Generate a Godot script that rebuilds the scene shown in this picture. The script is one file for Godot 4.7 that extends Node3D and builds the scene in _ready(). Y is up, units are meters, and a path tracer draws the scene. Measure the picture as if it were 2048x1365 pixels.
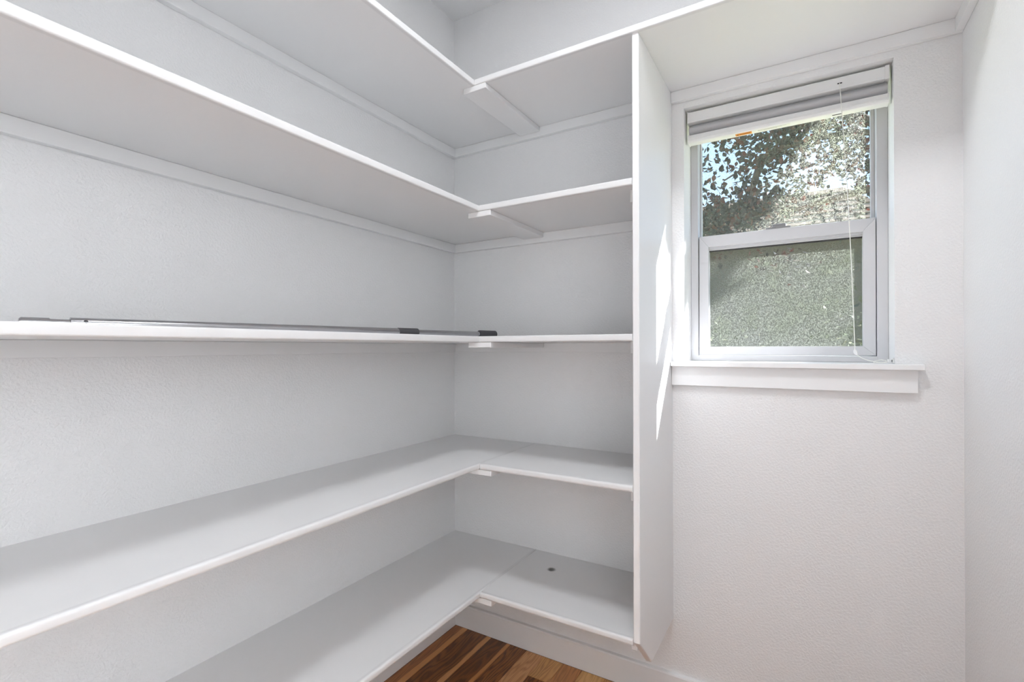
extends Node3D

# ------------------------------------------------------------------ measures (metres)
const RX := 1.7473          # right wall
const RZ := 2.36            # front wall, behind the camera
const CEIL := 2.743
const SH := [2.1699, 1.7373, 1.2905, 0.8563, 0.4189]    # tops of the five shelves
const TH := 0.0201          # shelf thickness
const DL := 0.4221          # depth of the shelves on the left wall
const DB := 0.4115          # depth of the shelves on the back wall
const DX0 := 0.9507         # divider panel
const DX1 := 0.9701
const WX0 := 1.0107         # window opening
const WX1 := 1.5971
const WY0 := 1.2019
const WY1 := 2.0906
const LAMP := 1.15          # unseen ceiling lamp of the closet, lights the shelf tops
const HALL := 42.0          # unseen hall lamp, lights the left wall through the doorway
const SUN_TO := Vector3(-1.0, -0.928, 0.69)

var used := {}
var M := {}
var rng := RandomNumberGenerator.new()

# ------------------------------------------------------------------ naming and tagging
func numbered(n: String) -> String:
	if not used.has(n):
		used[n] = 0
		return n
	used[n] += 1
	return "%s_%03d" % [n, used[n]]

func tag(o: Node, label: String, category: String, group := "", kind := "") -> void:
	o.set_meta("label", label)
	if category != "":
		o.set_meta("category", category)
	if group != "":
		o.set_meta("group", group)
	if kind != "":
		o.set_meta("kind", kind)

func thing(called: String, at: Vector3) -> Node3D:
	var o := Node3D.new()
	o.name = numbered(called)
	add_child(o)
	o.position = at
	return o

# commits a SurfaceTool as one named mesh; shapes are given in world metres, "at" becomes the origin
func obj(called: String, st: SurfaceTool, mat: Material, parent: Node = null, at := Vector3.ZERO) -> MeshInstance3D:
	var m := MeshInstance3D.new()
	m.mesh = st.commit()
	m.material_override = mat
	m.cast_shadow = GeometryInstance3D.SHADOW_CASTING_SETTING_ON
	if parent == null:
		m.name = numbered(called)
		add_child(m)
	else:
		m.name = called
		parent.add_child(m, true)
	m.position = at
	return m

func new_st() -> SurfaceTool:
	var st := SurfaceTool.new()
	st.begin(Mesh.PRIMITIVE_TRIANGLES)
	return st

# ------------------------------------------------------------------ shapes
func tri(st: SurfaceTool, a: Vector3, b: Vector3, c: Vector3, na: Vector3, nb: Vector3, nc: Vector3, ua := Vector2.ZERO, ub := Vector2.ZERO, uc := Vector2.ZERO) -> void:
	var P := [a, b, c]
	var N := [na, nb, nc]
	var U := [ua, ub, uc]
	if (b - a).cross(c - a).dot(na + nb + nc) > 0.0:
		P = [a, c, b]; N = [na, nc, nb]; U = [ua, uc, ub]
	for i in 3:
		st.set_normal(N[i])
		st.set_uv(U[i])
		st.add_vertex(P[i])

func quad(st: SurfaceTool, a: Vector3, b: Vector3, c: Vector3, d: Vector3, n: Vector3) -> void:
	tri(st, a, b, c, n, n, n)
	tri(st, a, c, d, n, n, n)

# box with edges rounded by r
func rbox(st: SurfaceTool, lo: Vector3, hi: Vector3, r: float) -> void:
	var c := (lo + hi) * 0.5
	var h := (hi - lo) * 0.5
	r = min(r, min(h.x, min(h.y, h.z)) * 0.98)
	var k := h - Vector3(r, r, r)
	for ax in 3:
		var u := (ax + 1) % 3
		var v := (ax + 2) % 3
		var gu := [-h[u], -k[u], k[u], h[u]]
		var gv := [-h[v], -k[v], k[v], h[v]]
		for s in [-1.0, 1.0]:
			var ps := []
			var ns := []
			for i in 4:
				for j in 4:
					var p := Vector3.ZERO
					p[ax] = s * h[ax]; p[u] = gu[i]; p[v] = gv[j]
					var core := Vector3(clampf(p.x, -k.x, k.x), clampf(p.y, -k.y, k.y), clampf(p.z, -k.z, k.z))
					var n := (p - core).normalized()
					ps.append(c + core + n * r)
					ns.append(n)
			for i in 3:
				for j in 3:
					var a := i * 4 + j
					tri(st, ps[a], ps[a + 1], ps[a + 5], ns[a], ns[a + 1], ns[a + 5])
					tri(st, ps[a], ps[a + 5], ps[a + 4], ns[a], ns[a + 5], ns[a + 4])

func plain_box(st: SurfaceTool, lo: Vector3, hi: Vector3) -> void:
	for ax in 3:
		var u := (ax + 1) % 3
		var v := (ax + 2) % 3
		for s in 2:
			var n := Vector3.ZERO
			n[ax] = -1.0 if s == 0 else 1.0
			var q := []
			for e in [[0, 0], [1, 0], [1, 1], [0, 1]]:
				var p := Vector3.ZERO
				p[ax] = lo[ax] if s == 0 else hi[ax]
				p[u] = lo[u] if e[0] == 0 else hi[u]
				p[v] = lo[v] if e[1] == 0 else hi[v]
				q.append(p)
			quad(st, q[0], q[1], q[2], q[3], n)

# convex polygon (in the two axes other than ax) pulled along ax from a0 to a1; smooth = round profile
func prism(st: SurfaceTool, pts: Array, ax: int, a0: float, a1: float, smooth := false, bevel := 0.0) -> void:
	var u := 2 if ax == 0 else 0
	var v := 2 if ax == 1 else 1
	var n := pts.size()
	var mid := Vector2.ZERO
	for p in pts:
		mid += p / float(n)
	var out := []
	for i in n:
		var e: Vector2 = pts[(i + 1) % n] - pts[i]
		var o := Vector2(e.y, -e.x).normalized()
		if o.dot((pts[i] + pts[(i + 1) % n]) * 0.5 - mid) < 0.0:
			o = -o
		out.append(o)
	var inset := []
	for i in n:
		var n0: Vector2 = out[(i + n - 1) % n]
		var n1: Vector2 = out[i]
		inset.append(pts[i] - (n0 + n1) * (bevel / (1.0 + n0.dot(n1))))
	var put := func(p: Vector2, a: float) -> Vector3:
		var w := Vector3.ZERO
		w[ax] = a; w[u] = p.x; w[v] = p.y
		return w
	var dir := func(p: Vector2) -> Vector3:
		var w := Vector3.ZERO
		w[u] = p.x; w[v] = p.y
		return w.normalized()
	var along := Vector3.ZERO
	along[ax] = 1.0
	for i in n:
		var j := (i + 1) % n
		var na: Vector3 = dir.call(out[i])
		var nb := na
		if smooth and out[(i + n - 1) % n].dot(out[i]) > 0.75:
			na = dir.call(out[(i + n - 1) % n] + out[i])
		if smooth and out[i].dot(out[j]) > 0.75:
			nb = dir.call(out[i] + out[j])
		var p0: Vector3 = put.call(pts[i], a0 + bevel)
		var p1: Vector3 = put.call(pts[j], a0 + bevel)
		var p2: Vector3 = put.call(pts[j], a1 - bevel)
		var p3: Vector3 = put.call(pts[i], a1 - bevel)
		tri(st, p0, p1, p2, na, nb, nb)
		tri(st, p0, p2, p3, na, nb, na)
		if bevel > 0.0:
			for e in [[a0 + bevel, a0, -1.0], [a1 - bevel, a1, 1.0]]:
				var bn: Vector3 = (dir.call(out[i]) + along * e[2]).normalized()
				quad(st, put.call(pts[i], e[0]), put.call(pts[j], e[0]), put.call(inset[j], e[1]), put.call(inset[i], e[1]), bn)
	for i in range(1, n - 1):
		tri(st, put.call(inset[0], a0), put.call(inset[i], a0), put.call(inset[i + 1], a0), -along, -along, -along)
		tri(st, put.call(inset[0], a1), put.call(inset[i], a1), put.call(inset[i + 1], a1), along, along, along)

# tube along a path; r may be one radius or one for each point
func tube(st: SurfaceTool, path: Array, radii, sides := 10, caps := true) -> void:
	var rings := []
	var norms := []
	var n := path.size()
	var side := Vector3.ZERO
	for i in n:
		var t: Vector3 = (path[min(i + 1, n - 1)] - path[max(i - 1, 0)]).normalized()
		if side == Vector3.ZERO:
			side = t.cross(Vector3.UP if absf(t.y) < 0.9 else Vector3.RIGHT).normalized()
		else:
			side = (side - t * side.dot(t)).normalized()
		var up := t.cross(side)
		var r: float = radii[i] if radii is Array else radii
		var ring := []
		var nr := []
		for k in sides:
			var a := TAU * k / sides
			var d := side * cos(a) + up * sin(a)
			ring.append(path[i] + d * r)
			nr.append(d)
		rings.append(ring)
		norms.append(nr)
	for i in n - 1:
		for k in sides:
			var l := (k + 1) % sides
			tri(st, rings[i][k], rings[i][l], rings[i + 1][l], norms[i][k], norms[i][l], norms[i][l])
			tri(st, rings[i][k], rings[i + 1][l], rings[i + 1][k], norms[i][k], norms[i][l], norms[i][k])
	if caps:
		for e in [[0, 1], [n - 1, n - 2]]:
			var d: Vector3 = (path[e[0]] - path[e[1]]).normalized()
			for k in sides:
				tri(st, path[e[0]], rings[e[0]][k], rings[e[0]][(k + 1) % sides], d, d, d)

# lathed profile [radius, height] about the y axis
func lathe(st: SurfaceTool, at: Vector3, prof: Array, sides := 32) -> void:
	for i in prof.size() - 1:
		var p: Vector2 = prof[i]
		var q: Vector2 = prof[i + 1]
		var e := (q - p).normalized()
		var nn := Vector2(e.y, -e.x)
		for k in sides:
			var a := TAU * k / sides
			var b := TAU * (k + 1) / sides
			var da := Vector3(cos(a), 0, sin(a))
			var db := Vector3(cos(b), 0, sin(b))
			var na := (da * nn.x + Vector3.UP * nn.y).normalized()
			var nb := (db * nn.x + Vector3.UP * nn.y).normalized()
			var v0 := at + da * p.x + Vector3.UP * p.y
			var v1 := at + db * p.x + Vector3.UP * p.y
			var v2 := at + db * q.x + Vector3.UP * q.y
			var v3 := at + da * q.x + Vector3.UP * q.y
			tri(st, v0, v1, v2, na, nb, nb)
			tri(st, v0, v2, v3, na, nb, na)

# ------------------------------------------------------------------ materials
func mat(c: Color, rough := 0.6, metal := 0.0) -> StandardMaterial3D:
	var m := StandardMaterial3D.new()
	m.albedo_color = c
	m.roughness = rough
	m.metallic = metal
	return m

func bumpy(m: StandardMaterial3D, freq: float, scale: float, strength: float, seed_: int, kind := FastNoiseLite.TYPE_SIMPLEX_SMOOTH) -> void:
	var f := FastNoiseLite.new()
	f.seed = seed_
	f.noise_type = kind
	f.frequency = freq
	f.fractal_octaves = 3
	var t := NoiseTexture2D.new()
	t.width = 512
	t.height = 512
	t.seamless = true
	t.as_normal_map = true
	t.bump_strength = 6.0
	t.noise = f
	m.normal_enabled = true
	m.normal_texture = t
	m.normal_scale = strength
	m.uv1_triplanar = true
	m.uv1_world_triplanar = true
	m.uv1_scale = Vector3(scale, scale, scale)

func wood_material(base: Color, dark: Color, streak: Color, streak_at: float, streak_w: float, seed_: int) -> StandardMaterial3D:
	var w := 96
	var h := 512
	var im := Image.create(w, h, false, Image.FORMAT_RGB8)
	var f := FastNoiseLite.new()
	f.seed = seed_
	f.frequency = 0.02
	f.fractal_octaves = 3
	var g := FastNoiseLite.new()
	g.seed = seed_ + 7
	g.frequency = 0.05
	for y in h:
		for x in w:
			var warp := f.get_noise_2d(x * 0.6, y * 0.25) * 1.0
			var rings := 0.5 + 0.5 * sin((x * 0.16 + warp * 9.0) * 1.9)
			var fine := 0.5 + 0.5 * g.get_noise_2d(x * 9.0, y * 0.35)
			var t := clampf(0.1 + pow(rings, 1.6) * 0.6 + (fine - 0.5) * 0.8, 0.0, 1.0)
			var c := base.lerp(dark, t)
			if streak_w > 0.0:
				var d := absf(float(x) / w - streak_at - 0.05 * f.get_noise_2d(3.0, y * 0.5))
				c = c.lerp(streak.lerp(base, 0.25 * fine), 1.0 - smoothstep(streak_w * 0.75, streak_w, d))
			im.set_pixel(x, y, c)
	var m := StandardMaterial3D.new()
	m.albedo_texture = ImageTexture.create_from_image(im)
	m.roughness = 0.38
	return m

func materials() -> void:
	M.wall = mat(Color(0.935, 0.935, 0.937), 0.62)
	bumpy(M.wall, 0.035, 6.0, 0.45, 11)
	M.ceiling = mat(Color(0.935, 0.935, 0.937), 0.8)
	bumpy(M.ceiling, 0.035, 5.5, 0.3, 12)
	M.paint = mat(Color(0.935, 0.935, 0.937), 0.38)
	bumpy(M.paint, 0.02, 3.0, 0.03, 13)
	M.edge = mat(Color(0.90, 0.90, 0.902), 0.4)
	M.trim = mat(Color(0.94, 0.94, 0.942), 0.35)
	M.vinyl = mat(Color(0.80, 0.80, 0.81), 0.32)
	M.vinyl_dark = mat(Color(0.42, 0.42, 0.43), 0.5)
	M.matt_black = mat(Color(0.02, 0.02, 0.02), 0.7)
	M.plastic = mat(Color(0.93, 0.93, 0.93), 0.35)
	M.shade_cloth = mat(Color(0.74, 0.74, 0.75), 0.9)
	M.cord = mat(Color(0.95, 0.95, 0.93), 0.6)
	M.orange = mat(Color(0.88, 0.55, 0.17), 0.6)
	M.ink = mat(Color(0.05, 0.04, 0.03), 0.7)
	M.paper = mat(Color(0.93, 0.93, 0.9), 0.7)
	M.chrome = mat(Color(0.70, 0.70, 0.71), 0.2, 1.0)
	M.rubber = mat(Color(0.27, 0.27, 0.28), 0.55)
	M.latch = mat(Color(0.52, 0.52, 0.53), 0.4)
	M.brass = mat(Color(0.55, 0.55, 0.56), 0.3, 1.0)
	M.glass = mat(Color(1, 1, 1, 0.04), 0.02)
	M.glass.metallic_specular = 0.12
	M.glass.transparency = BaseMaterial3D.TRANSPARENCY_ALPHA
	# woven insect screen and the dust on the outer pane: too fine to tell the threads apart
	M.screen = veil(Color(0.495, 0.50, 0.475), 0.64, 1.3, 31, 0.2, 2.6)
	M.dust = veil(Color(0.80, 0.80, 0.755), 0.24, 1.2, 37, 0.05, 2.6)
	M.smudge = mat(Color(0.33, 0.33, 0.34, 1.0), 0.6)
	M.smudge.transparency = BaseMaterial3D.TRANSPARENCY_ALPHA
	M.smudge.vertex_color_use_as_albedo = true
	M.gap = mat(Color(0.05, 0.03, 0.02), 0.9)
	M.diffuser = mat(Color(0.95, 0.95, 0.93), 0.4)
	M.diffuser.emission_enabled = true
	M.diffuser.emission = Color(1.0, 0.985, 0.96)
	M.diffuser.emission_energy_multiplier = 2.0
	M.door = mat(Color(0.9, 0.9, 0.905), 0.4)
	M.added_wainscot = mat(Color(0.22, 0.17, 0.13), 0.5)  # dark hall panelling, added to cut low light
	M.carpet = mat(Color(0.2, 0.19, 0.18), 0.95)  # floor of the unseen hall, dark to keep low light down
	# outdoors
	M.lawn = mat(Color(0.50, 0.50, 0.33), 0.95)
	M.bark = mat(Color(0.30, 0.24, 0.19), 0.9)
	M.leaf = mat(Color(0.8, 0.8, 0.8), 0.5)
	M.leaf.vertex_color_use_as_albedo = true
	M.leaf.cull_mode = BaseMaterial3D.CULL_DISABLED
	M.leaf.metallic_specular = 0.2
	M.leaf.backlight_enabled = true
	M.leaf.backlight = Color(0.7, 0.25, 0.18)
	M.hedge = mat(Color(0.8, 0.8, 0.8), 0.7)
	M.hedge.vertex_color_use_as_albedo = true
	M.hedge.cull_mode = BaseMaterial3D.CULL_DISABLED
	M.shingle = mat(Color(0.54, 0.46, 0.38), 0.95)
	M.shingle_dark = mat(Color(0.46, 0.385, 0.31), 0.95)
	M.siding = mat(Color(0.44, 0.43, 0.38), 0.85)
	M.siding_dark = mat(Color(0.45, 0.4, 0.34), 0.85)
	M.fence = mat(Color(0.55, 0.45, 0.34), 0.9)

func veil(c: Color, alpha: float, grain: float, seed_: int, low: float, tiles: float) -> StandardMaterial3D:
	var f := FastNoiseLite.new()
	f.seed = seed_
	f.noise_type = FastNoiseLite.TYPE_VALUE_CUBIC
	f.frequency = 0.25
	f.fractal_octaves = 2
	var g := RandomNumberGenerator.new()
	g.seed = seed_
	var big := FastNoiseLite.new()
	big.seed = seed_ + 1
	big.frequency = 0.012
	var s := 512
	var im := Image.create(s, s, false, Image.FORMAT_RGBA8)
	for y in s:
		for x in s:
			var a := clampf(0.5 + f.get_noise_2d(x, y) * 0.45 + (g.randf() - 0.5) * 1.15, 0.0, 1.0)
			var b := clampf(0.5 + big.get_noise_2d(x, y) * 0.8, 0.0, 1.0)
			var col := Color(1.0 - 0.03 * b, 1.0, 1.0 - 0.08 * b) * clampf(1.0 - grain * 0.5 + grain * a, 0.1, 1.6) * 0.62
			var al := alpha * (low + (1.0 - low) * a) * (0.85 + 0.3 * b)
			col.a = clampf(al, 0.0, 1.0)
			im.set_pixel(x, y, col)
	var m := StandardMaterial3D.new()
	m.albedo_color = c
	m.albedo_texture = ImageTexture.create_from_image(im)
	m.transparency = BaseMaterial3D.TRANSPARENCY_ALPHA
	m.roughness = 0.9
	m.backlight_enabled = true
	m.backlight = Color(1.36, 1.36, 1.36)
	m.cull_mode = BaseMaterial3D.CULL_DISABLED
	m.uv1_triplanar = true
	m.uv1_scale = Vector3(tiles, tiles, tiles) * 0.5
	return m

# ------------------------------------------------------------------ the scene
func _ready() -> void:
	rng.seed = 4711
	# camera
	var cam := Camera3D.new()
	cam.name = "camera"
	add_child(cam)
	cam.projection = Camera3D.PROJECTION_FRUSTUM
	cam.near = 0.05
	cam.far = 200.0
	cam.size = 2.0 * 0.05 * 682.5 / 981.1
	cam.frustum_offset = Vector2(0.0, 0.05 * 10.64 / 981.1)
	cam.position = Vector3(1.3749, 1.2521, 1.7878)
	cam.rotation = Vector3(0.0023, 0.539, -0.0022)
	cam.current = true
	# sky and exposure
	var we := WorldEnvironment.new()
	we.name = "environment"
	var env := Environment.new()
	var sky := Sky.new()
	var sm := ProceduralSkyMaterial.new()
	sm.sky_top_color = Color(0.60, 0.765, 0.95)
	sm.sky_horizon_color = Color(0.93, 0.95, 0.985)
	sm.sky_curve = 0.12
	sm.ground_horizon_color = Color(0.5, 0.48, 0.44)
	sm.ground_bottom_color = Color(0.3, 0.28, 0.25)
	sm.sun_angle_max = 2.0
	sky.sky_material = sm
	env.background_mode = Environment.BG_SKY
	env.sky = sky
	env.background_energy_multiplier = 2.1
	env.ambient_light_source = Environment.AMBIENT_SOURCE_SKY
	env.tonemap_mode = Environment.TONE_MAPPER_LINEAR
	env.tonemap_exposure = 1.09
	env.sdfgi_enabled = true
	env.ssao_enabled = true
	env.ssil_enabled = true
	we.environment = env
	add_child(we)
	# sun
	var sun := DirectionalLight3D.new()
	sun.name = "sun"
	sun.light_color = Color(0.975, 0.985, 1.0)
	sun.light_energy = 11.0
	sun.light_angular_distance = 0.55
	sun.shadow_enabled = true
	add_child(sun)
	sun.look_at_from_position(Vector3.ZERO, SUN_TO, Vector3.UP)

	materials()
	room()
	floor_planks()
	window()
	shelving()
	divider()
	blind()
	rod()
	unseen_ceiling_lamp()
	outdoors()

func slab(called: String, lo: Vector3, hi: Vector3, m: Material, label: String, category: String) -> MeshInstance3D:
	var st := new_st()
	plain_box(st, lo, hi)
	var o := obj(called, st, m)
	tag(o, label, category, "", "structure")
	return o

func room() -> void:
	slab("ceiling", Vector3(-0.15, CEIL, -0.2), Vector3(RX + 0.15, CEIL + 0.15, RZ + 0.15), M.ceiling, "white textured ceiling over the closet shelves", "ceiling")
	slab("wall_left", Vector3(-0.15, -0.1, -0.2), Vector3(0, CEIL, RZ), M.wall, "long white textured wall carrying the five long shelves", "wall")
	# right wall; nearer the viewer an unseen open doorway leads into an unseen hall
	var st := new_st()
	var d0 := 1.22
	var d1 := 2.24
	plain_box(st, Vector3(RX, -0.1, -0.19), Vector3(RX + 0.12, CEIL, d0))
	plain_box(st, Vector3(RX, -0.1, d1), Vector3(RX + 0.12, CEIL, RZ))
	plain_box(st, Vector3(RX, 2.08, d0), Vector3(RX + 0.12, CEIL, d1))
	tag(obj("wall_right", st, M.wall), "bare white textured wall right of the window", "wall", "", "structure")
	var d := Node3D.new()
	d.name = "door_1"
	add_child(d)
	tag(d, "white cased doorway out of view beside the viewer, open to the unseen hall", "doorway", "", "structure")
	for e in [[d0 - 0.07, d0, 0.0, 2.15], [d1, d1 + 0.07, 0.0, 2.15], [d0, d1, 2.08, 2.15]]:
		st = new_st()
		rbox(st, Vector3(RX - 0.016, e[2], e[0]), Vector3(RX, e[3], e[1]), 0.002)
		obj("casing", st, M.trim, d)
	var hx := RX + 0.12  # hall out of view, shaped to send soft light through the doorway
	slab("wall_unseen_hall_back", Vector3(hx, -0.1, -0.19), Vector3(4.45, CEIL, -0.05), M.wall, "white outside wall of the unseen hall beside the closet", "wall")
	slab("wall_unseen_hall_front", Vector3(hx, -0.1, 2.6), Vector3(4.45, CEIL, 2.75), M.wall, "white unseen hall wall opposite the outside wall, beside the closet", "wall")
	slab("wall_unseen_hall_end", Vector3(4.3, -0.1, -0.05), Vector3(4.45, CEIL, 2.6), M.wall, "white unseen hall wall facing the closet doorway", "wall")
	slab("wall_unseen_hall_side", Vector3(RX, -0.1, RZ), Vector3(hx, CEIL, 2.75), M.wall, "narrow white wall of the unseen hall past the closet corner", "wall")
	# dark wooden panelling added round the unseen hall to cut low light
	for e in [["trim_1", Vector3(hx, 0.0, -0.05), Vector3(4.3, 1.05, -0.03)], ["trim_2", Vector3(hx, 0.0, 2.58), Vector3(4.3, 1.05, 2.6)], ["trim_3", Vector3(4.28, 0.0, -0.03), Vector3(4.3, 1.05, 2.58)]]:
		slab(e[0], e[1], e[2], M.added_wainscot, "dark brown wooden panelling added low on an unseen hall wall beside the closet", "added_wainscot")
	slab("ceiling_unseen_hall", Vector3(RX + 0.1501, CEIL, -0.19), Vector3(4.45, CEIL + 0.15, 2.75), M.ceiling, "white ceiling of the unseen hall beside the closet", "ceiling")
	slab("floor_unseen_hall", Vector3(RX + 0.1501, -0.1, -0.05), Vector3(4.3, 0.0, 2.6), M.carpet, "dark grey carpet of the unseen hall beside the closet", "floor")
	# back wall with the window opening
	st = new_st()
	var z0 := -0.19
	plain_box(st, Vector3(0, -0.1, z0), Vector3(WX0, CEIL, 0))
	plain_box(st, Vector3(WX1, -0.1, z0), Vector3(RX, CEIL, 0))
	plain_box(st, Vector3(WX0, -0.1, z0), Vector3(WX1, WY0 - 0.017, 0))
	plain_box(st, Vector3(WX0, WY1, z0), Vector3(WX1, CEIL, 0))
	var wb := obj("wall_back", st, M.wall)
	tag(wb, "white textured wall with the window opening in it", "wall", "", "structure")
	slab("wall_front", Vector3(-0.15, -0.1, RZ), Vector3(RX, CEIL, RZ + 0.12), M.wall, "white textured wall behind the viewer", "wall")
	# baseboards
	st = new_st()
	prism(st, [Vector2(0.0, 0), Vector2(0.016, 0), Vector2(0.016, 0.094), Vector2(0.013, 0.099), Vector2(0.0, 0.1)], 0, 0.016, RX)
	tag(obj("baseboard_back", st, M.trim), "white baseboard along the window wall", "baseboard", "", "structure")
	st = new_st()
	prism(st, [Vector2(0.0, 0), Vector2(0.016, 0), Vector2(0.016, 0.094), Vector2(0.013, 0.099), Vector2(0.0, 0.1)], 2, 0.0, RZ)
	tag(obj("baseboard_left", st, M.trim), "white baseboard under the long shelves", "baseboard", "", "structure")
	st = new_st()
	prism(st, [Vector2(RX, 0), Vector2(RX - 0.016, 0), Vector2(RX - 0.016, 0.094), Vector2(RX - 0.013, 0.099), Vector2(RX, 0.1)], 2, 0.016, 1.15)
	tag(obj("baseboard_right", st, M.trim), "white baseboard along the bare right wall", "baseboard", "", "structure")

func plank_mesh(w: float, l: float, joint: float) -> ArrayMesh:
	var st := new_st()
	var b := 0.0012
	var x0 := joint
	var x1 := w - joint
	var z0 := joint
	var z1 := l - joint
	var top := 0.0
	var pts := [Vector3(x0 + b, top, z0 + b), Vector3(x1 - b, top, z0 + b), Vector3(x1 - b, top, z1 - b), Vector3(x0 + b, top, z1 - b)]
	var low := [Vector3(x0, -b, z0), Vector3(x1, -b, z0), Vector3(x1, -b, z1), Vector3(x0, -b, z1)]
	var bot := [Vector3(x0, -0.012, z0), Vector3(x1, -0.012, z0), Vector3(x1, -0.012, z1), Vector3(x0, -0.012, z1)]
	var uv := func(p: Vector3) -> Vector2: return Vector2(p.x / w, p.z / 1.25)
	var up := Vector3.UP
	tri(st, pts[0], pts[1], pts[2], up, up, up, uv.call(pts[0]), uv.call(pts[1]), uv.call(pts[2]))
	tri(st, pts[0], pts[2], pts[3], up, up, up, uv.call(pts[0]), uv.call(pts[2]), uv.call(pts[3]))
	var sides := [Vector3(0, 0, -1), Vector3(1, 0, 0), Vector3(0, 0, 1), Vector3(-1, 0, 0)]
	for i in 4:
		var j := (i + 1) % 4
		var n: Vector3 = (sides[i] + up).normalized()
		tri(st, pts[i], pts[j], low[j], n, n, n, uv.call(pts[i]), uv.call(pts[j]), uv.call(low[j]))
		tri(st, pts[i], low[j], low[i], n, n, n, uv.call(pts[i]), uv.call(low[j]), uv.call(low[i]))
		n = sides[i]
		tri(st, low[i], low[j], bot[j], n, n, n, uv.call(low[i]), uv.call(low[j]), uv.call(bot[j]))
		tri(st, low[i], bot[j], bot[i], n, n, n, uv.call(low[i]), uv.call(bot[j]), uv.call(bot[i]))
	return st.commit()

func floor_planks() -> void:
	var fl := Node3D.new()
	fl.name = "floor"
	add_child(fl)
	tag(fl, "brown hardwood plank floor in mixed light and dark tones", "floor", "", "structure")
	var st := new_st()
	plain_box(st, Vector3(-0.15, -0.1, -0.2), Vector3(RX + 0.15, -0.0115, RZ + 0.15))
	obj("subfloor", st, M.gap, fl)
	# each row: width of the boards, then [end of the board, material] from the window wall on
	var lt := Color(0.86, 0.63, 0.41)
	var pale := Color(0.90, 0.72, 0.46)
	var W := [
		wood_material(Color(0.70, 0.45, 0.25), Color(0.46, 0.27, 0.13), Color(0.84, 0.59, 0.36), 0.86, 0.26, 3),
		wood_material(Color(0.55, 0.34, 0.15), Color(0.31, 0.17, 0.06), Color(0.86, 0.62, 0.40), 0.97, 0.16, 5),
		wood_material(Color(0.50, 0.30, 0.12), Color(0.30, 0.165, 0.055), Color(0.84, 0.58, 0.35), 0.98, 0.17, 8),
		wood_material(Color(0.60, 0.37, 0.16), Color(0.26, 0.14, 0.05), lt, 0.0, 0.0, 13),
		wood_material(lt.lightened(0.06), Color(0.70, 0.48, 0.28), lt, 0.0, 0.0, 21),
		wood_material(Color(0.87, 0.66, 0.41), Color(0.68, 0.47, 0.26), lt, 0.0, 0.0, 34),
		wood_material(Color(0.80, 0.55, 0.33), Color(0.62, 0.41, 0.23), lt, 0.0, 0.0, 55),
		wood_material(pale, Color(0.78, 0.57, 0.33), lt, 0.0, 0.0, 89)]
	var rows := [
		[0.016, 0.083, [[1.3, 0], [2.36, 4]]], [0.083, 0.208, [[1.62, 1], [2.36, 5]]], [0.208, 0.304, [[1.1, 2], [2.36, 7]]],
		[0.304, 0.383, [[0.92, 3], [2.36, 1]]], [0.383, 0.462, [[1.4, 4], [2.36, 0]]], [0.462, 0.548, [[0.148, 5], [1.35, 3], [2.36, 5]]],
		[0.548, 0.629, [[0.8, 6], [2.36, 4]]], [0.629, 0.712, [[1.5, 7], [2.36, 2]]], [0.712, 0.80, [[0.6, 5], [1.8, 1], [2.36, 6]]]]
	var x := 0.80  # rows out of view, darker boards picked to cut warm bounce
	while x < RX - 0.02:
		var x1: float = min(x + 0.083, RX)
		var e := rng.randf_range(0.5, 1.5)
		rows.append([x, x1, [[e, [1, 2, 3, 0][rng.randi() % 4]], [2.36, [1, 2, 3, 6][rng.randi() % 4]]]])
		x = x1
	for r in rows:
		var z := 0.016
		for b in r[2]:
			var p := MeshInstance3D.new()
			p.mesh = plank_mesh(r[1] - r[0], b[0] - z, 0.0005)
			p.material_override = W[b[1]]
			p.name = "plank"
			fl.add_child(p, true)
			p.position = Vector3(r[0], 0, z)
			z = b[0]

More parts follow.
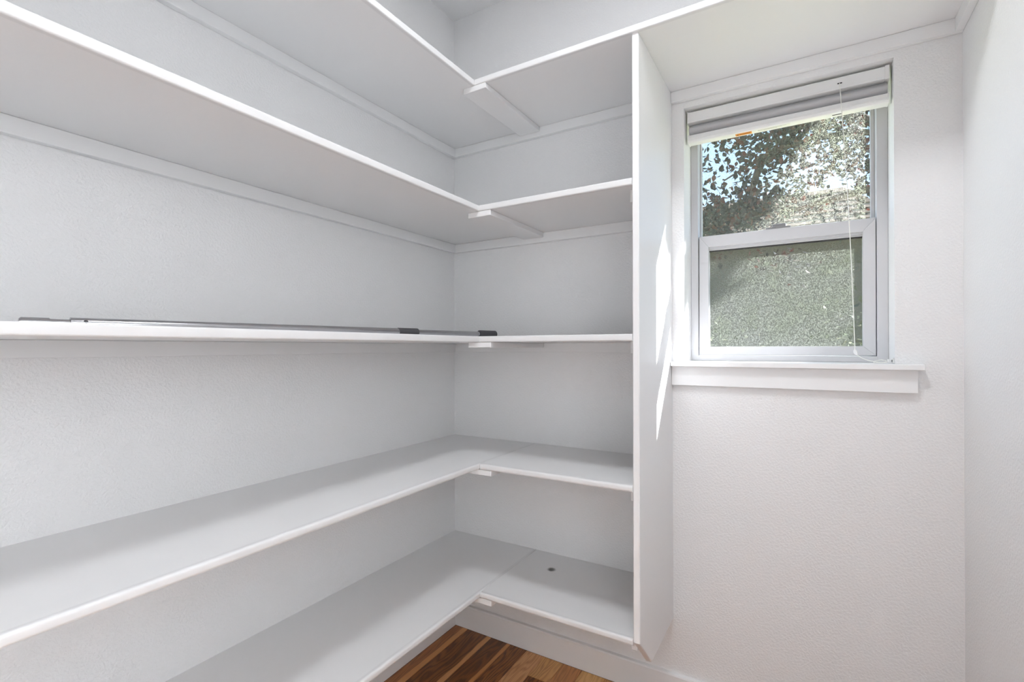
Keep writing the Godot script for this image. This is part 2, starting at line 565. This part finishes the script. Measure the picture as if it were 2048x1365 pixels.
# ------------------------------------------------------------------ window
func window() -> void:
	var w := Node3D.new()
	w.name = "window_1"
	add_child(w)
	tag(w, "white vinyl single-hung window with a raised shade, right of the tall panel", "window", "", "structure")
	# outer frame, its inner channel and the outside bead
	var st := new_st()
	var zf := -0.12
	var fl := 1.036
	var fr := 1.568
	var ft := 2.066
	var fb := 1.222
	rbox(st, Vector3(WX0, WY0, -0.188), Vector3(fl, WY1, zf), 0.002)
	rbox(st, Vector3(fr, WY0, -0.188), Vector3(WX1, WY1, zf), 0.002)
	rbox(st, Vector3(fl - 0.002, WY0, -0.188), Vector3(fr + 0.002, fb, zf), 0.002)
	rbox(st, Vector3(fl - 0.002, ft, -0.188), Vector3(fr + 0.002, WY1, zf), 0.002)
	obj("window_frame", st, M.vinyl, w)
	# fixed upper light: slim stiles, bottom rail and pane, set deep in the frame
	var up := Node3D.new()
	up.name = "upper_sash"
	w.add_child(up)
	st = new_st()
	rbox(st, Vector3(fl, fb, -0.188), Vector3(1.041, ft, -0.166), 0.0015)
	obj("stile", st, M.vinyl, up)
	st = new_st()
	rbox(st, Vector3(1.557, fb, -0.188), Vector3(fr, ft, -0.166), 0.0015)
	obj("stile", st, M.vinyl, up)
	st = new_st()
	rbox(st, Vector3(1.041, 1.611, -0.186), Vector3(1.557, 1.652, -0.166), 0.0015)
	obj("rail", st, M.vinyl, up)
	st = new_st()
	rbox(st, Vector3(1.041, 2.05, -0.186), Vector3(1.557, ft, -0.166), 0.0015)
	obj("rail", st, M.vinyl, up)
	st = new_st()
	plain_box(st, Vector3(1.041, 1.652, -0.1775), Vector3(1.557, 2.05, -0.1745))
	obj("pane", st, M.glass, up)
	st = new_st()
	plain_box(st, Vector3(1.041, 1.652, -0.1788), Vector3(1.557, 2.05, -0.1786))
	var du := obj("dust_film", st, M.dust, up)
	du.set_meta("label", "sunlit dust on the outside of the upper pane")
	# lower sash that slides in front of it
	var lo := Node3D.new()
	lo.name = "lower_sash"
	w.add_child(lo)
	var sx0 := 1.039
	var sx1 := 1.566
	var sb := 1.2235
	var stp := 1.659
	var gx0 := 1.0715
	var gx1 := 1.5328
	var gb := 1.2536
	var gt := 1.618
	var zs0 := -0.156
	var zs1 := -0.1235
	# rails and stiles with mitred corners
	for e in [["stile", [Vector2(sx0, sb), Vector2(gx0, gb), Vector2(gx0, gt), Vector2(sx0, stp)]], ["stile", [Vector2(sx1, sb), Vector2(gx1, gb), Vector2(gx1, gt), Vector2(sx1, stp)]],
			["rail", [Vector2(sx0, sb), Vector2(sx1, sb), Vector2(gx1, gb), Vector2(gx0, gb)]], ["rail", [Vector2(sx0, stp), Vector2(sx1, stp), Vector2(gx1, gt), Vector2(gx0, gt)]]]:
		st = new_st()
		prism(st, e[1], 2, zs0, zs1, false, 0.0012)
		obj(e[0], st, M.vinyl, lo)
	# glazing bead round the pane
	st = new_st()
	rbox(st, Vector3(gx0 - 0.001, gt - 0.007, -0.151), Vector3(gx1 + 0.001, gt + 0.001, -0.1335), 0.0015)
	rbox(st, Vector3(gx0 - 0.001, gt - 0.011, -0.153), Vector3(gx1 + 0.001, gt + 0.001, -0.1395), 0.0015)
	obj("glazing_bead", st, M.vinyl, lo)
	st = new_st()
	plain_box(st, Vector3(gx0 - 0.003, gt - 0.0155, -0.1545), Vector3(gx1 + 0.003, gt - 0.0105, -0.1425))
	obj("black_strip", st, M.matt_black, lo)  # thin black line across the top of the lower pane
	st = new_st()
	plain_box(st, Vector3(gx0 - 0.004, gb - 0.004, -0.1445), Vector3(gx1 + 0.004, gt - 0.004, -0.1415))
	obj("pane", st, M.glass, lo)
	st = new_st()
	plain_box(st, Vector3(gx0 - 0.004, gb - 0.004, -0.1562), Vector3(gx1 + 0.004, gt + 0.003, -0.1558))
	var sc := obj("insect_screen", st, M.screen, lo)
	sc.set_meta("kind", "stuff")
	sc.set_meta("label", "fine grey insect screen behind the lower pane")
	# sash lock on the meeting rail
	st = new_st()
	rbox(st, Vector3(1.258, stp - 0.0002, -0.149), Vector3(1.334, stp + 0.006, -0.1245), 0.0015)
	rbox(st, Vector3(1.277, stp + 0.004, -0.146), Vector3(1.319, stp + 0.0165, -0.127), 0.002)
	rbox(st, Vector3(1.277, stp + 0.004, -0.14), Vector3(1.29, stp + 0.009, -0.122), 0.002)
	obj("sash_lock", st, M.latch, lo)
	# stool and apron
	st = new_st()
	rbox(st, Vector3(0.9705, WY0 - 0.017, -0.002), Vector3(1.6602, WY0, 0.038), 0.0025)
	rbox(st, Vector3(WX0, WY0 - 0.017, -0.12), Vector3(WX1, WY0, 0.0), 0.0005)
	obj("window_stool", st, M.trim, w)
	st = new_st()
	rbox(st, Vector3(0.9705, WY0 - 0.083, 0.0), Vector3(1.6474, WY0 - 0.017, 0.017), 0.0015)
	obj("apron", st, M.trim, w)

# ------------------------------------------------------------------ shelves
const WHICH := ["topmost", "second from the top", "middle", "second from the floor", "lowest"]
const LOOK := ["topmost long white shelf board high on the left wall", "long white shelf board second from the top on the left wall", "long white shelf board at eye level carrying the chrome rod", "long white shelf board on the left wall, next above the lowest", "lowest long white shelf board along the left wall, near the floor"]
const LOOKB := ["topmost short white shelf running over the tall panel and the window", "short white shelf second from the top, between corner and tall panel", "short white shelf at eye level, butting against the rod shelf", "short white shelf on the window wall, next above the lowest one", "lowest short white shelf between the corner and the tall panel, with a grey smudge"]

func shelving() -> void:
	for i in 5:
		var y: float = SH[i]
		var d := 0.4054 if i == 0 else DL
		var db := 0.4151 if i == 0 else DB
		var rd := 0.0035 if i < 3 else 0.0065
		# left shelf
		var s := thing("long_shelf", Vector3.ZERO)
		tag(s, LOOK[i], "shelf", "long shelves on the left wall")
		var st := new_st()
		plain_box(st, Vector3(0.0, y - TH, 0.0), Vector3(d - 0.012, y, RZ))
		obj("board", st, M.paint, s)
		st = new_st()
		prism(st, nosing(d - 0.012, d, y, rd), 2, 0.0, RZ, true)
		obj("front_edge", st, M.edge, s)
		# back shelf
		s = thing("short_shelf", Vector3.ZERO)
		tag(s, LOOKB[i], "shelf", "short shelves on the window wall")
		var x1 := RX if i == 0 else DX0
		var x0 := d + 0.0006
		st = new_st()
		plain_box(st, Vector3(x0, y - TH, 0.0), Vector3(x1, y, db - 0.012))
		obj("board", st, M.paint, s)
		st = new_st()
		prism(st, nosing(db - 0.012, db, y, rd), 0, x0, x1, true)
		obj("front_edge", st, M.edge, s)
		if i == 4:
			st = new_st()
			var c := Vector3(0.556, y + 0.0004, 0.134)
			for k in 24:
				var a := TAU * k / 24
				var b := TAU * (k + 1) / 24
				for ring in [[0.0, 0.009], [0.009, 0.019]]:
					var q := []
					for e in [[ring[0], a], [ring[1], a], [ring[1], b], [ring[0], b]]:
						q.append(e)
					for t in [[0, 1, 2], [0, 2, 3]]:
						for m in [t[0], t[2], t[1]]:
							var rr: float = q[m][0]
							st.set_normal(Vector3.UP)
							st.set_color(Color(1, 1, 1, 0.5 if rr < 0.001 else (0.46 if rr < 0.01 else 0.0)))
							st.add_vertex(c + Vector3(cos(q[m][1]), 0, sin(q[m][1])) * rr)
			obj("smudge", st, M.smudge, s)
		# cleats that carry them
		cleat(Vector3(0, y - TH - 0.0377, 0.0), Vector3(0.019, y - TH, RZ), "white wooden cleat along the left wall under the " + ["topmost", "second highest", "middle", "second lowest", "lowest"][i] + " long shelf", "cleats along the left wall")
		cleat(Vector3(0.019, y - TH - 0.0377, 0.0), Vector3(DX0 - (0.0 if i == 0 else 0.019), y - TH, 0.019), "white wooden cleat on the window wall under the " + ["topmost", "second highest", "middle", "second lowest", "lowest"][i] + " short shelf", "cleats along the window wall")
		if i > 0:
			cleat(Vector3(DX0 - 0.019, y - TH - 0.0377, 0.0), Vector3(DX0, y - TH, 0.366), "white cleat on the tall panel's left face under the " + ["topmost", "second highest", "middle", "second lowest", "lowest"][i] + " short shelf", "cleats on the tall panel")
		# flat block under the joint of the two boards
		st = new_st()
		rbox(st, Vector3(d - 0.048, y - TH - 0.019, 0.02), Vector3(d + 0.045, y - TH, db - 0.002), 0.0022)
		tag(obj("joint_block", st, M.paint), "flat white block under the corner joint of the " + ["topmost", "second highest", "middle", "second lowest", "lowest"][i] + " shelf pair", "support block", "blocks under the corner joints")
	cleat(Vector3(DX1, SH[0] - TH - 0.0377, 0), Vector3(RX, SH[0] - TH, 0.019), "white wooden cleat directly above the window, right of the tall panel", "")
	cleat(Vector3(RX - 0.019, SH[0] - TH - 0.0377, 0.019), Vector3(RX, SH[0] - TH, 0.4), "short white cleat on the right wall under the topmost shelf end", "")

func nosing(a: float, b: float, y: float, r: float) -> Array:
	var p := [Vector2(a, y - TH), Vector2(a, y)]
	for k in 7:
		var t := PI / 2 * (1.0 - k / 6.0)
		p.append(Vector2(b - r + cos(t) * r, y - r + sin(t) * r))
	for k in 7:
		var t := -PI / 2 * k / 6.0
		p.append(Vector2(b - r + cos(t) * r, y - TH + r + sin(t) * r))
	return p

func cleat(lo: Vector3, hi: Vector3, label: String, group: String) -> void:
	var st := new_st()
	rbox(st, lo, hi, 0.0018)
	tag(obj("shelf_cleat", st, M.paint), label, "cleat", group)

func divider() -> void:
	var d := thing("tall_panel", Vector3.ZERO)
	tag(d, "tall white vertical panel with a clipped lower corner, left of the window", "panel")
	var st := new_st()
	prism(st, [Vector2(0.0, 0.2898), Vector2(0.2846, 0.2898), Vector2(0.4069, 0.4083), Vector2(0.4069, SH[0] - TH - 0.0003), Vector2(0.0, SH[0] - TH - 0.0003)], 0, DX0, DX1, false, 0.0022)
	obj("board", st, M.trim, d)

# ------------------------------------------------------------------ window shade
func blind() -> void:
	var b := thing("cellular_shade", Vector3(0, 0, 0))
	tag(b, "raised white cellular window shade with a pull cord at the top of the window", "window shade")
	var x0 := 1.018
	var x1 := 1.5905
	var st := new_st()
	var zf := -0.024
	prism(st, [Vector2(-0.066, 2.083), Vector2(zf - 0.002, 2.083), Vector2(zf, 2.080), Vector2(zf, 2.050), Vector2(-0.026, 2.0455), Vector2(-0.066, 2.0455)], 0, x0 + 0.003, x1 - 0.011)
	obj("head_rail", st, M.plastic, b)
	st = new_st()
	rbox(st, Vector3(x0 + 0.003, 2.0445, -0.05), Vector3(x1 - 0.011, 2.0505, zf + 0.0022), 0.001)
	obj("head_rail_lip", st, M.plastic, b)
	for e in [[x0, x0 + 0.003], [x1 - 0.011, x1]]:
		st = new_st()
		rbox(st, Vector3(e[0], 2.0435, -0.067), Vector3(e[1], 2.0845, zf + 0.0015), 0.001)
		obj("end_cap", st, M.plastic, b)
	# the gathered cells
	st = new_st()
	var prof := []
	for k in 17:
		var t := k / 16.0
		prof.append(Vector2(-0.048 + 0.021 * sin(PI * pow(t, 1.15)), 2.0445 - 0.0405 * t))
	prof.append(Vector2(-0.06, 2.004))
	prof.append(Vector2(-0.06, 2.0445))
	prism(st, prof, 0, x0 + 0.004, x1 - 0.004, true)
	obj("cell_fabric", st, M.shade_cloth, b)
	# bottom rail
	var br := Node3D.new()
	br.name = "bottom_rail"
	b.add_child(br)
	st = new_st()
	prism(st, [Vector2(-0.062, 2.0035), Vector2(-0.03, 2.0035), Vector2(-0.0275, 1.992), Vector2(-0.0275, 1.988), Vector2(-0.0275, 1.9835), Vector2(-0.031, 1.9785), Vector2(-0.036, 1.977), Vector2(-0.062, 1.977)], 0, x0 + 0.004, x1 - 0.004)
	obj("profile", st, M.plastic, br)
	st = new_st()
	rbox(st, Vector3(x0 + 0.004, 1.985, -0.04), Vector3(x1 - 0.004, 1.9885, -0.0255), 0.001)
	obj("ridge", st, M.plastic, br)
	for e in [[x0 + 0.001, x0 + 0.0045], [x1 - 0.0045, x1 - 0.001]]:
		st = new_st()
		prism(st, [Vector2(-0.063, 2.005), Vector2(-0.028, 2.005), Vector2(-0.0255, 1.99), Vector2(-0.0255, 1.982), Vector2(-0.031, 1.976), Vector2(-0.063, 1.976)], 0, e[0], e[1])
		obj("rail_cap", st, M.plastic, br)
	st = new_st()
	plain_box(st, Vector3(1.172, 1.9764, -0.056), Vector3(1.222, 1.977, -0.037))
	var wl := obj("warning_label", st, M.orange, br)
	wl.set_meta("label", "orange warning label")
	var tm := TextMesh.new()
	tm.text = "WARNING"
	var fo := SystemFont.new()
	fo.font_names = PackedStringArray(["Droid Sans"])
	fo.font_weight = 700
	tm.font = fo
	tm.font_size = 24
	tm.pixel_size = 0.00028
	tm.depth = 0.0003
	var ti := MeshInstance3D.new()
	ti.mesh = tm
	ti.material_override = M.ink
	ti.name = "lettering"
	br.add_child(ti)
	ti.transform = Transform3D(Basis(Vector3(1, 0, 0), Vector3(0, 0, 1), Vector3(0, -1, 0)), Vector3(1.201, 1.9763, -0.0455))
	st = new_st()
	prism(st, [Vector2(1.1755, -0.0495), Vector2(1.1825, -0.0495), Vector2(1.179, -0.0425)], 1, 1.9761, 1.9765)
	obj("warning_sign", st, M.ink, br)
	st = new_st()
	plain_box(st, Vector3(1.222, 1.9764, -0.056), Vector3(1.335, 1.977, -0.037))
	obj("care_label", st, M.paper, br)
	for k in 3:
		st = new_st()
		plain_box(st, Vector3(1.24, 1.9762, -0.0405 - k * 0.0045), Vector3(1.325 - 0.014 * k, 1.9764, -0.0397 - k * 0.0045))
		obj("print_line", st, M.latch, br)
	# cord: out of a slot in the head rail, through the bottom rail, down to a bead and over to a cleat
	st = new_st()
	rbox(st, Vector3(1.4615, 2.0612, zf - 0.004), Vector3(1.4745, 2.0652, zf + 0.0009), 0.0016)
	obj("cord_slot", st, M.ink, b)
	st = new_st()
	rbox(st, Vector3(1.449, 1.9762, -0.047), Vector3(1.4755, 1.9775, -0.0425), 0.0006)
	obj("rail_slot", st, M.ink, br)
	st = new_st()
	var path := []
	for k in 13:
		var t := k / 12.0
		path.append(Vector3(1.4675 + 0.0362 * t + 0.004 * sin(PI * t), 2.063 - 0.8195 * t, -0.0222 + 0.003 * t))
	tube(st, path, 0.0011, 8)
	obj("cord", st, M.cord, b)
	st = new_st()
	var bead := [Vector3(1.5035, 1.2445, -0.019), Vector3(1.5037, 1.2415, -0.019), Vector3(1.505, 1.236, -0.019), Vector3(1.507, 1.2295, -0.019), Vector3(1.5085, 1.2265, -0.019)]
	tube(st, bead, [0.0016, 0.0042, 0.0056, 0.0042, 0.0018], 12)
	obj("cord_bead", st, M.plastic, b)
	st = new_st()
	path = []
	for p in [[1.509, 1.2268, -0.019], [1.518, 1.2195, -0.017], [1.53, 1.213, -0.014], [1.543, 1.209, -0.012], [1.556, 1.2065, -0.01], [1.57, 1.206, -0.008], [1.58, 1.2075, -0.012], [1.578, 1.2105, -0.02], [1.568, 1.2125, -0.022], [1.556, 1.2105, -0.018], [1.548, 1.2075, -0.012], [1.55, 1.2045, -0.004], [1.565, 1.2042, 0.0], [1.58, 1.206, -0.006]]:
		path.append(Vector3(p[0], p[1], p[2]))
	tube(st, path, 0.0012, 8)
	obj("cord_tail", st, M.cord, b)
	# cleat on the jamb that holds the tail
	var cc := thing("cord_cleat", Vector3(1.597, 1.206, -0.012))
	tag(cc, "small white cord cleat screwed to the right window jamb, low by the sill", "cleat")
	st = new_st()
	rbox(st, Vector3(-0.004, -0.002, -0.018), Vector3(0.0, 0.013, 0.004), 0.0012)
	rbox(st, Vector3(-0.016, -0.002, -0.012), Vector3(-0.003, 0.009, -0.002), 0.002)
	obj("body", st, M.plastic, cc)
	st = new_st()
	tube(st, [Vector3(-0.004, 0.0045, 0.0), Vector3(-0.006, 0.0045, 0.0), Vector3(-0.0066, 0.0045, 0.0)], [0.0035, 0.0032, 0.0012], 12)
	obj("screw_head", st, M.brass, cc)

# ------------------------------------------------------------------ rod on the middle shelf
func rod() -> void:
	var r := thing("closet_rod", Vector3(0.300, SH[2], 0.124))
	r.rotation.y = -0.1475
	tag(r, "loose chrome telescoping closet rod with grey grips lying on the eye-level shelf", "rod")
	var cy := func(z: float) -> float: return 0.0148 - 0.0022 * z
	var add := func(called: String, z0: float, z1: float, rad: float, m: Material, bev: float) -> void:
		var st := new_st()
		tube(st, [Vector3(0, cy.call(z0), z0), Vector3(0, cy.call(z0 + bev), z0 + bev), Vector3(0, cy.call(z1 - bev), z1 - bev), Vector3(0, cy.call(z1), z1)], [rad - bev, rad, rad, rad - bev], 28)
		obj(called, st, m, r)
	add.call("end_grip", 0.0, 0.094, 0.0143, M.rubber, 0.002)
	add.call("inner_tube", 0.093, 0.404, 0.009, M.chrome, 0.0005)
	add.call("sleeve", 0.400, 0.483, 0.0132, M.rubber, 0.002)
	add.call("outer_tube", 0.481, 1.289, 0.0118, M.chrome, 0.0006)
	add.call("inner_tube", 1.288, 1.325, 0.0078, M.chrome, 0.0005)
	add.call("end_cap", 1.317, 1.362, 0.0098, M.chrome, 0.003)
	var st := new_st()
	tube(st, [Vector3(0.0085, 0.0155, 1.266), Vector3(0.0112, 0.016, 1.266)], 0.0035, 14)
	obj("lock_button", st, M.rubber, r)

# ------------------------------------------------------------------ ceiling lamps, out of view
func unseen_ceiling_lamp() -> void:
	var p := Vector3(1.10, CEIL, 1.07)
	var l := thing("unseen_ceiling_lamp", p)  # out of view, placed to light the shelves from above
	tag(l, "flat round white ceiling lamp out of view over the middle of the closet", "lamp")
	var st := new_st()
	lathe(st, Vector3.ZERO, [Vector2(0.15, -0.022), Vector2(0.165, -0.022), Vector2(0.172, -0.014), Vector2(0.172, 0.0)], 40)
	obj("rim", st, M.plastic, l)
	st = new_st()
	lathe(st, Vector3.ZERO, [Vector2(0.001, -0.02), Vector2(0.15, -0.02), Vector2(0.15, -0.0005)], 40)
	obj("lamp_diffuser", st, M.diffuser, l)
	area_lamp(l, Vector3(0, -0.024, 0), Vector2(0.26, 0.26), LAMP)
	# ceiling panel out of view, lights the closet by way of the hall
	var h := thing("unseen_hall_lamp", Vector3(3.5, CEIL, 0.4))
	tag(h, "oblong white ceiling panel lamp out of view in the unseen hall", "lamp")
	st = new_st()
	rbox(st, Vector3(-0.75, -0.03, -0.38), Vector3(0.75, 0.0, 0.38), 0.004)
	obj("frame", st, M.plastic, h)
	st = new_st()
	rbox(st, Vector3(-0.72, -0.034, -0.35), Vector3(0.72, -0.02, 0.35), 0.002)
	obj("lamp_diffuser", st, M.diffuser, h)
	area_lamp(h, Vector3(0, -0.04, 0), Vector2(1.4, 0.68), HALL)

func area_lamp(parent: Node3D, at: Vector3, side: Vector2, energy: float) -> void:
	var o := AreaLight3D.new()
	o.name = "lamp_light"
	o.area_size = side
	o.area_normalize_energy = true
	o.light_energy = energy
	o.light_color = Color(0.97, 0.985, 1.0)
	o.area_range = 10.0
	o.area_attenuation = 2.0
	o.shadow_enabled = true
	parent.add_child(o)
	o.position = at
	o.rotation = Vector3(-PI / 2, 0, 0)

# ------------------------------------------------------------------ outdoors
const LEAVES := [[0.87,3.19,-4.0,0.2,0.28,260],[0.64,2.74,-4.1,0.28,0.2,446],[0.97,2.7,-4.0,0.24,0.22,403],[0.43,2.62,-4.3,0.22,0.18,273],[0.49,2.88,-3.9,0.12,0.2,86],[0.47,3.39,-4.2,0.16,0.22,46],[0.64,3.5,-3.9,0.2,0.1,49],[1.09,3.41,-4.0,0.2,0.16,204],[1.33,3.59,-4.2,0.22,0.16,235],[1.29,3.37,-4.3,0.16,0.1,105],[1.55,3.46,-4.0,0.26,0.2,235],[1.81,3.53,-4.2,0.22,0.22,204],[1.61,3.29,-4.4,0.26,0.16,161],[1.81,3.06,-4.0,0.18,0.2,142],[1.33,3.07,-4.6,0.22,0.1,68],[1.2,3.11,-4.1,0.14,0.1,49],[0.8,3.7,-4.3,0.2,0.12,99],[1.9,2.86,-4.3,0.1,0.12,43],[1.13,2.91,-4.5,0.2,0.12,115],[1.51,2.82,-4.4,0.2,0.12,64],[1.77,2.6,-4.3,0.2,0.1,43],[1.51,3.87,-4.1,0.5,0.25,310],[0.76,4.0,-4.2,0.5,0.25,279],[2.15,3.36,-4.1,0.3,0.5,248],[0.05,3.3,-4.2,0.25,0.45,248],[0.22,2.51,-4.2,0.4,0.2,288],[1.14,2.22,-4.4,0.3,0.15,86]]
const MORE := [[3.0,4.2,-4.2,0.7,0.6,700],[2.6,5.0,-4.5,0.9,0.6,700],[4.2,4.6,-4.0,0.8,0.8,700],[3.6,5.6,-4.2,1.0,0.6,800],[4.9,5.2,-4.4,0.7,0.7,500],[1.6,4.6,-4.4,0.8,0.5,600],[0.6,4.7,-4.4,0.7,0.5,400],[3.4,3.4,-4.6,0.6,0.4,400]]
const SHADE := [[3.60,4.26,-1.9,0.09,0.10,130],[3.72,4.34,-1.9,0.08,0.08,100],[3.59,4.12,-1.9,0.08,0.08,100],[3.68,4.23,-1.9,0.07,0.08,80],[3.57,4.02,-1.9,0.06,0.06,60],[3.84,4.42,-1.9,0.07,0.07,70],[3.66,4.48,-1.9,0.15,0.10,150],[3.59,3.83,-1.9,0.035,0.06,42]]  # leaf clusters out of view, placed to shade the left of the window

func leaf_mesh(len_: float, wid: float) -> ArrayMesh:
	var st := new_st()
	var a := Vector3(0, 0, 0)
	var tip := Vector3(0, len_, 0.0)
	var l1 := Vector3(-wid * 0.42, len_ * 0.3, wid * 0.15)
	var l2 := Vector3(-wid * 0.5, len_ * 0.55, wid * 0.18)
	var r1 := Vector3(wid * 0.42, len_ * 0.3, wid * 0.15)
	var r2 := Vector3(wid * 0.5, len_ * 0.55, wid * 0.18)
	var m := Vector3(0, len_ * 0.5, 0)
	var n := Vector3(0, 0, 1)
	for t in [[a, l1, m], [l1, l2, m], [l2, tip, m], [a, m, r1], [r1, m, r2], [r2, m, tip]]:
		tri(st, t[0], t[1], t[2], n, n, n)
	return st.commit()

func scatter(called: String, list: Array, mesh: Mesh, m: Material, colors: Array, parent: Node) -> void:
	var total := 0
	for c in list:
		total += c[5]
	var mm := MultiMesh.new()
	mm.transform_format = MultiMesh.TRANSFORM_3D
	mm.use_colors = true
	mm.mesh = mesh
	mm.instance_count = total
	var k := 0
	for c in list:
		for i in c[5]:
			var d := Vector3(rng.randfn(), rng.randfn(), rng.randfn()) * 0.62
			var p := Vector3(c[0] + d.x * c[3], c[1] + d.y * c[4], c[2] + d.z * (maxf(c[3], 0.2) if c[3] > 0.11 else c[3]))
			var b := Basis.from_euler(Vector3(rng.randf_range(-0.9, 0.9) + PI * 0.75, rng.randf() * TAU, rng.randf_range(-0.9, 0.9)))
			var s := rng.randf_range(0.7, 1.25)
			mm.set_instance_transform(k, Transform3D(b.scaled(Vector3(s, s, s)), p))
			var col: Color = colors[rng.randi() % colors.size()]
			mm.set_instance_color(k, col * rng.randf_range(0.75, 1.25))
			k += 1
	var o := MultiMeshInstance3D.new()
	o.multimesh = mm
	o.material_override = m
	o.name = called
	parent.add_child(o, true)
	o.set_meta("kind", "stuff")

func outdoors() -> void:
	var g := slab("ground", Vector3(-25, -0.6, -40), Vector3(30, -0.4, -0.2), M.lawn, "dry green lawn outside the window", "lawn")
	bumpy(M.lawn, 0.02, 0.3, 0.4, 51)
	# purple-leaved tree
	var t := thing("plum_tree", Vector3.ZERO)
	tag(t, "purple-leaved tree hanging across the upper pane outside the window", "tree")
	var st := new_st()
	tube(st, [Vector3(3.75, -0.4, -4.5), Vector3(3.7, 0.6, -4.45), Vector3(3.55, 1.7, -4.4), Vector3(3.45, 2.6, -4.35)], [0.17, 0.14, 0.12, 0.1], 12)
	obj("trunk", st, M.bark, t)
	for br in [[[3.45, 2.5, -4.35], [2.8, 3.0, -4.3], [2.1, 3.35, -4.2], [1.5, 3.42, -4.15], [1.0, 3.3, -4.1], [0.6, 3.1, -4.1]],
			[[2.1, 3.35, -4.2], [1.6, 3.75, -4.2], [1.0, 3.95, -4.2], [0.3, 4.0, -4.2]],
			[[2.8, 3.0, -4.3], [2.0, 2.85, -4.3], [1.3, 2.72, -4.2], [0.6, 2.66, -4.1], [0.1, 2.5, -4.1]],
			[[3.45, 2.5, -4.35], [3.6, 3.4, -4.3], [3.5, 4.5, -4.3], [3.3, 5.8, -4.3]],
			[[3.6, 3.4, -4.3], [4.1, 4.0, -3.4], [4.0, 4.3, -2.5], [3.75, 4.35, -2.0], [3.55, 4.55, -1.9]],  # runs out of view to the leaves that shade the window
			[[1.5, 3.42, -4.15], [1.45, 3.6, -4.1], [1.4, 3.9, -4.0]],
			[[1.0, 3.3, -4.1], [0.9, 3.0, -4.05], [0.85, 2.75, -4.05]]]:
		st = new_st()
		var path := []
		var rad := []
		for i in br.size():
			path.append(Vector3(br[i][0], br[i][1], br[i][2]))
			rad.append(lerpf(0.05, 0.008, i / float(br.size() - 1)))
		tube(st, path, rad, 8)
		obj("branch", st, M.bark, t)
	var purple := [Color(0.012, 0.007, 0.014), Color(0.016, 0.008, 0.012), Color(0.012, 0.009, 0.015), Color(0.024, 0.009, 0.010), Color(0.012, 0.010, 0.010), Color(0.09, 0.02, 0.012), Color(0.012, 0.008, 0.016), Color(0.16, 0.035, 0.018)]
	scatter("foliage", LEAVES + MORE + SHADE, leaf_mesh(0.078, 0.046), M.leaf, purple, t)
	# neighbouring house with a tan hip roof
	var h := thing("neighbour_house", Vector3.ZERO)
	tag(h, "tan house with a hipped shingle roof beyond the tree outside", "house")
	var e := 3.9
	var zx := -11.8
	var rg := [Vector3(-3.2, 5.3, -13.2), Vector3(2.2, 5.3, -13.2)]
	var ev := [Vector3(-4.6, e, zx), Vector3(3.6, e, zx), Vector3(3.6, e, -14.6), Vector3(-4.6, e, -14.6)]
	# roof slopes laid in courses
	var courses := 9
	for face in [[ev[0], ev[1], rg[1], rg[0]], [ev[1], ev[2], rg[1], rg[1]], [ev[2], ev[3], rg[0], rg[1]], [ev[3], ev[0], rg[0], rg[0]]]:
		var out: Vector3 = (face[1] - face[0]).cross(face[2] - face[0]).normalized()
		if out.y < 0.0:
			out = -out
		for k in courses:
			var a := k / float(courses)
			var b := (k + 1) / float(courses)
			var p0: Vector3 = face[0].lerp(face[3], a) + out * 0.03
			var p1: Vector3 = face[1].lerp(face[2], a) + out * 0.03
			var p2: Vector3 = face[1].lerp(face[2], b) + out * 0.005
			var p3: Vector3 = face[0].lerp(face[3], b) + out * 0.005
			st = new_st()
			tri(st, p0, p1, p2, out, out, out)
			tri(st, p0, p2, p3, out, out, out)
			var q0: Vector3 = face[0].lerp(face[3], a) - out * 0.02
			var q1: Vector3 = face[1].lerp(face[2], a) - out * 0.02
			var dn := (p0 - p3).normalized()
			quad(st, p0, p1, q1, q0, dn)
			obj("shingle_course", st, M.shingle if k % 2 == 0 else M.shingle_dark, h)
	st = new_st()
	rbox(st, Vector3(-4.6, e - 0.16, zx - 0.02), Vector3(3.6, e + 0.0, zx + 0.03), 0.01)
	obj("fascia", st, M.paper, h)
	st = new_st()
	rbox(st, Vector3(3.57, e - 0.16, -14.6), Vector3(3.63, e + 0.0, zx), 0.01)
	obj("fascia", st, M.paper, h)
	st = new_st()
	plain_box(st, Vector3(-4.2, -0.5, -14.2), Vector3(3.2, e - 0.05, zx - 0.4))
	obj("wall", st, M.siding, h)
	# shrubs along the house
	var greens := [Color(0.10, 0.14, 0.04), Color(0.16, 0.19, 0.06), Color(0.22, 0.22, 0.08), Color(0.07, 0.10, 0.04)]
	var names := ["broad green shrub at the left behind the lower pane", "low yellow-green shrub in the middle behind the lower pane", "tall green shrub at the right behind the lower pane"]
	var spots := [[-0.6, 0.6, -7.5, 0.9, 0.8, 900], [1.0, 0.35, -7.0, 0.7, 0.6, 700], [2.5, 0.9, -7.8, 0.6, 1.1, 900]]
	for i in 3:
		var s := thing("shrub", Vector3.ZERO)
		tag(s, names[i], "shrub")
		var c = spots[i]
		scatter("foliage", [c], leaf_mesh(0.11, 0.07), M.hedge, greens, s)
		st = new_st()
		tube(st, [Vector3(c[0], -0.42, c[2]), Vector3(c[0] + 0.05, 0.1, c[2]), Vector3(c[0], c[1], c[2])], [0.05, 0.04, 0.015], 8)
		obj("stem", st, M.bark, s)
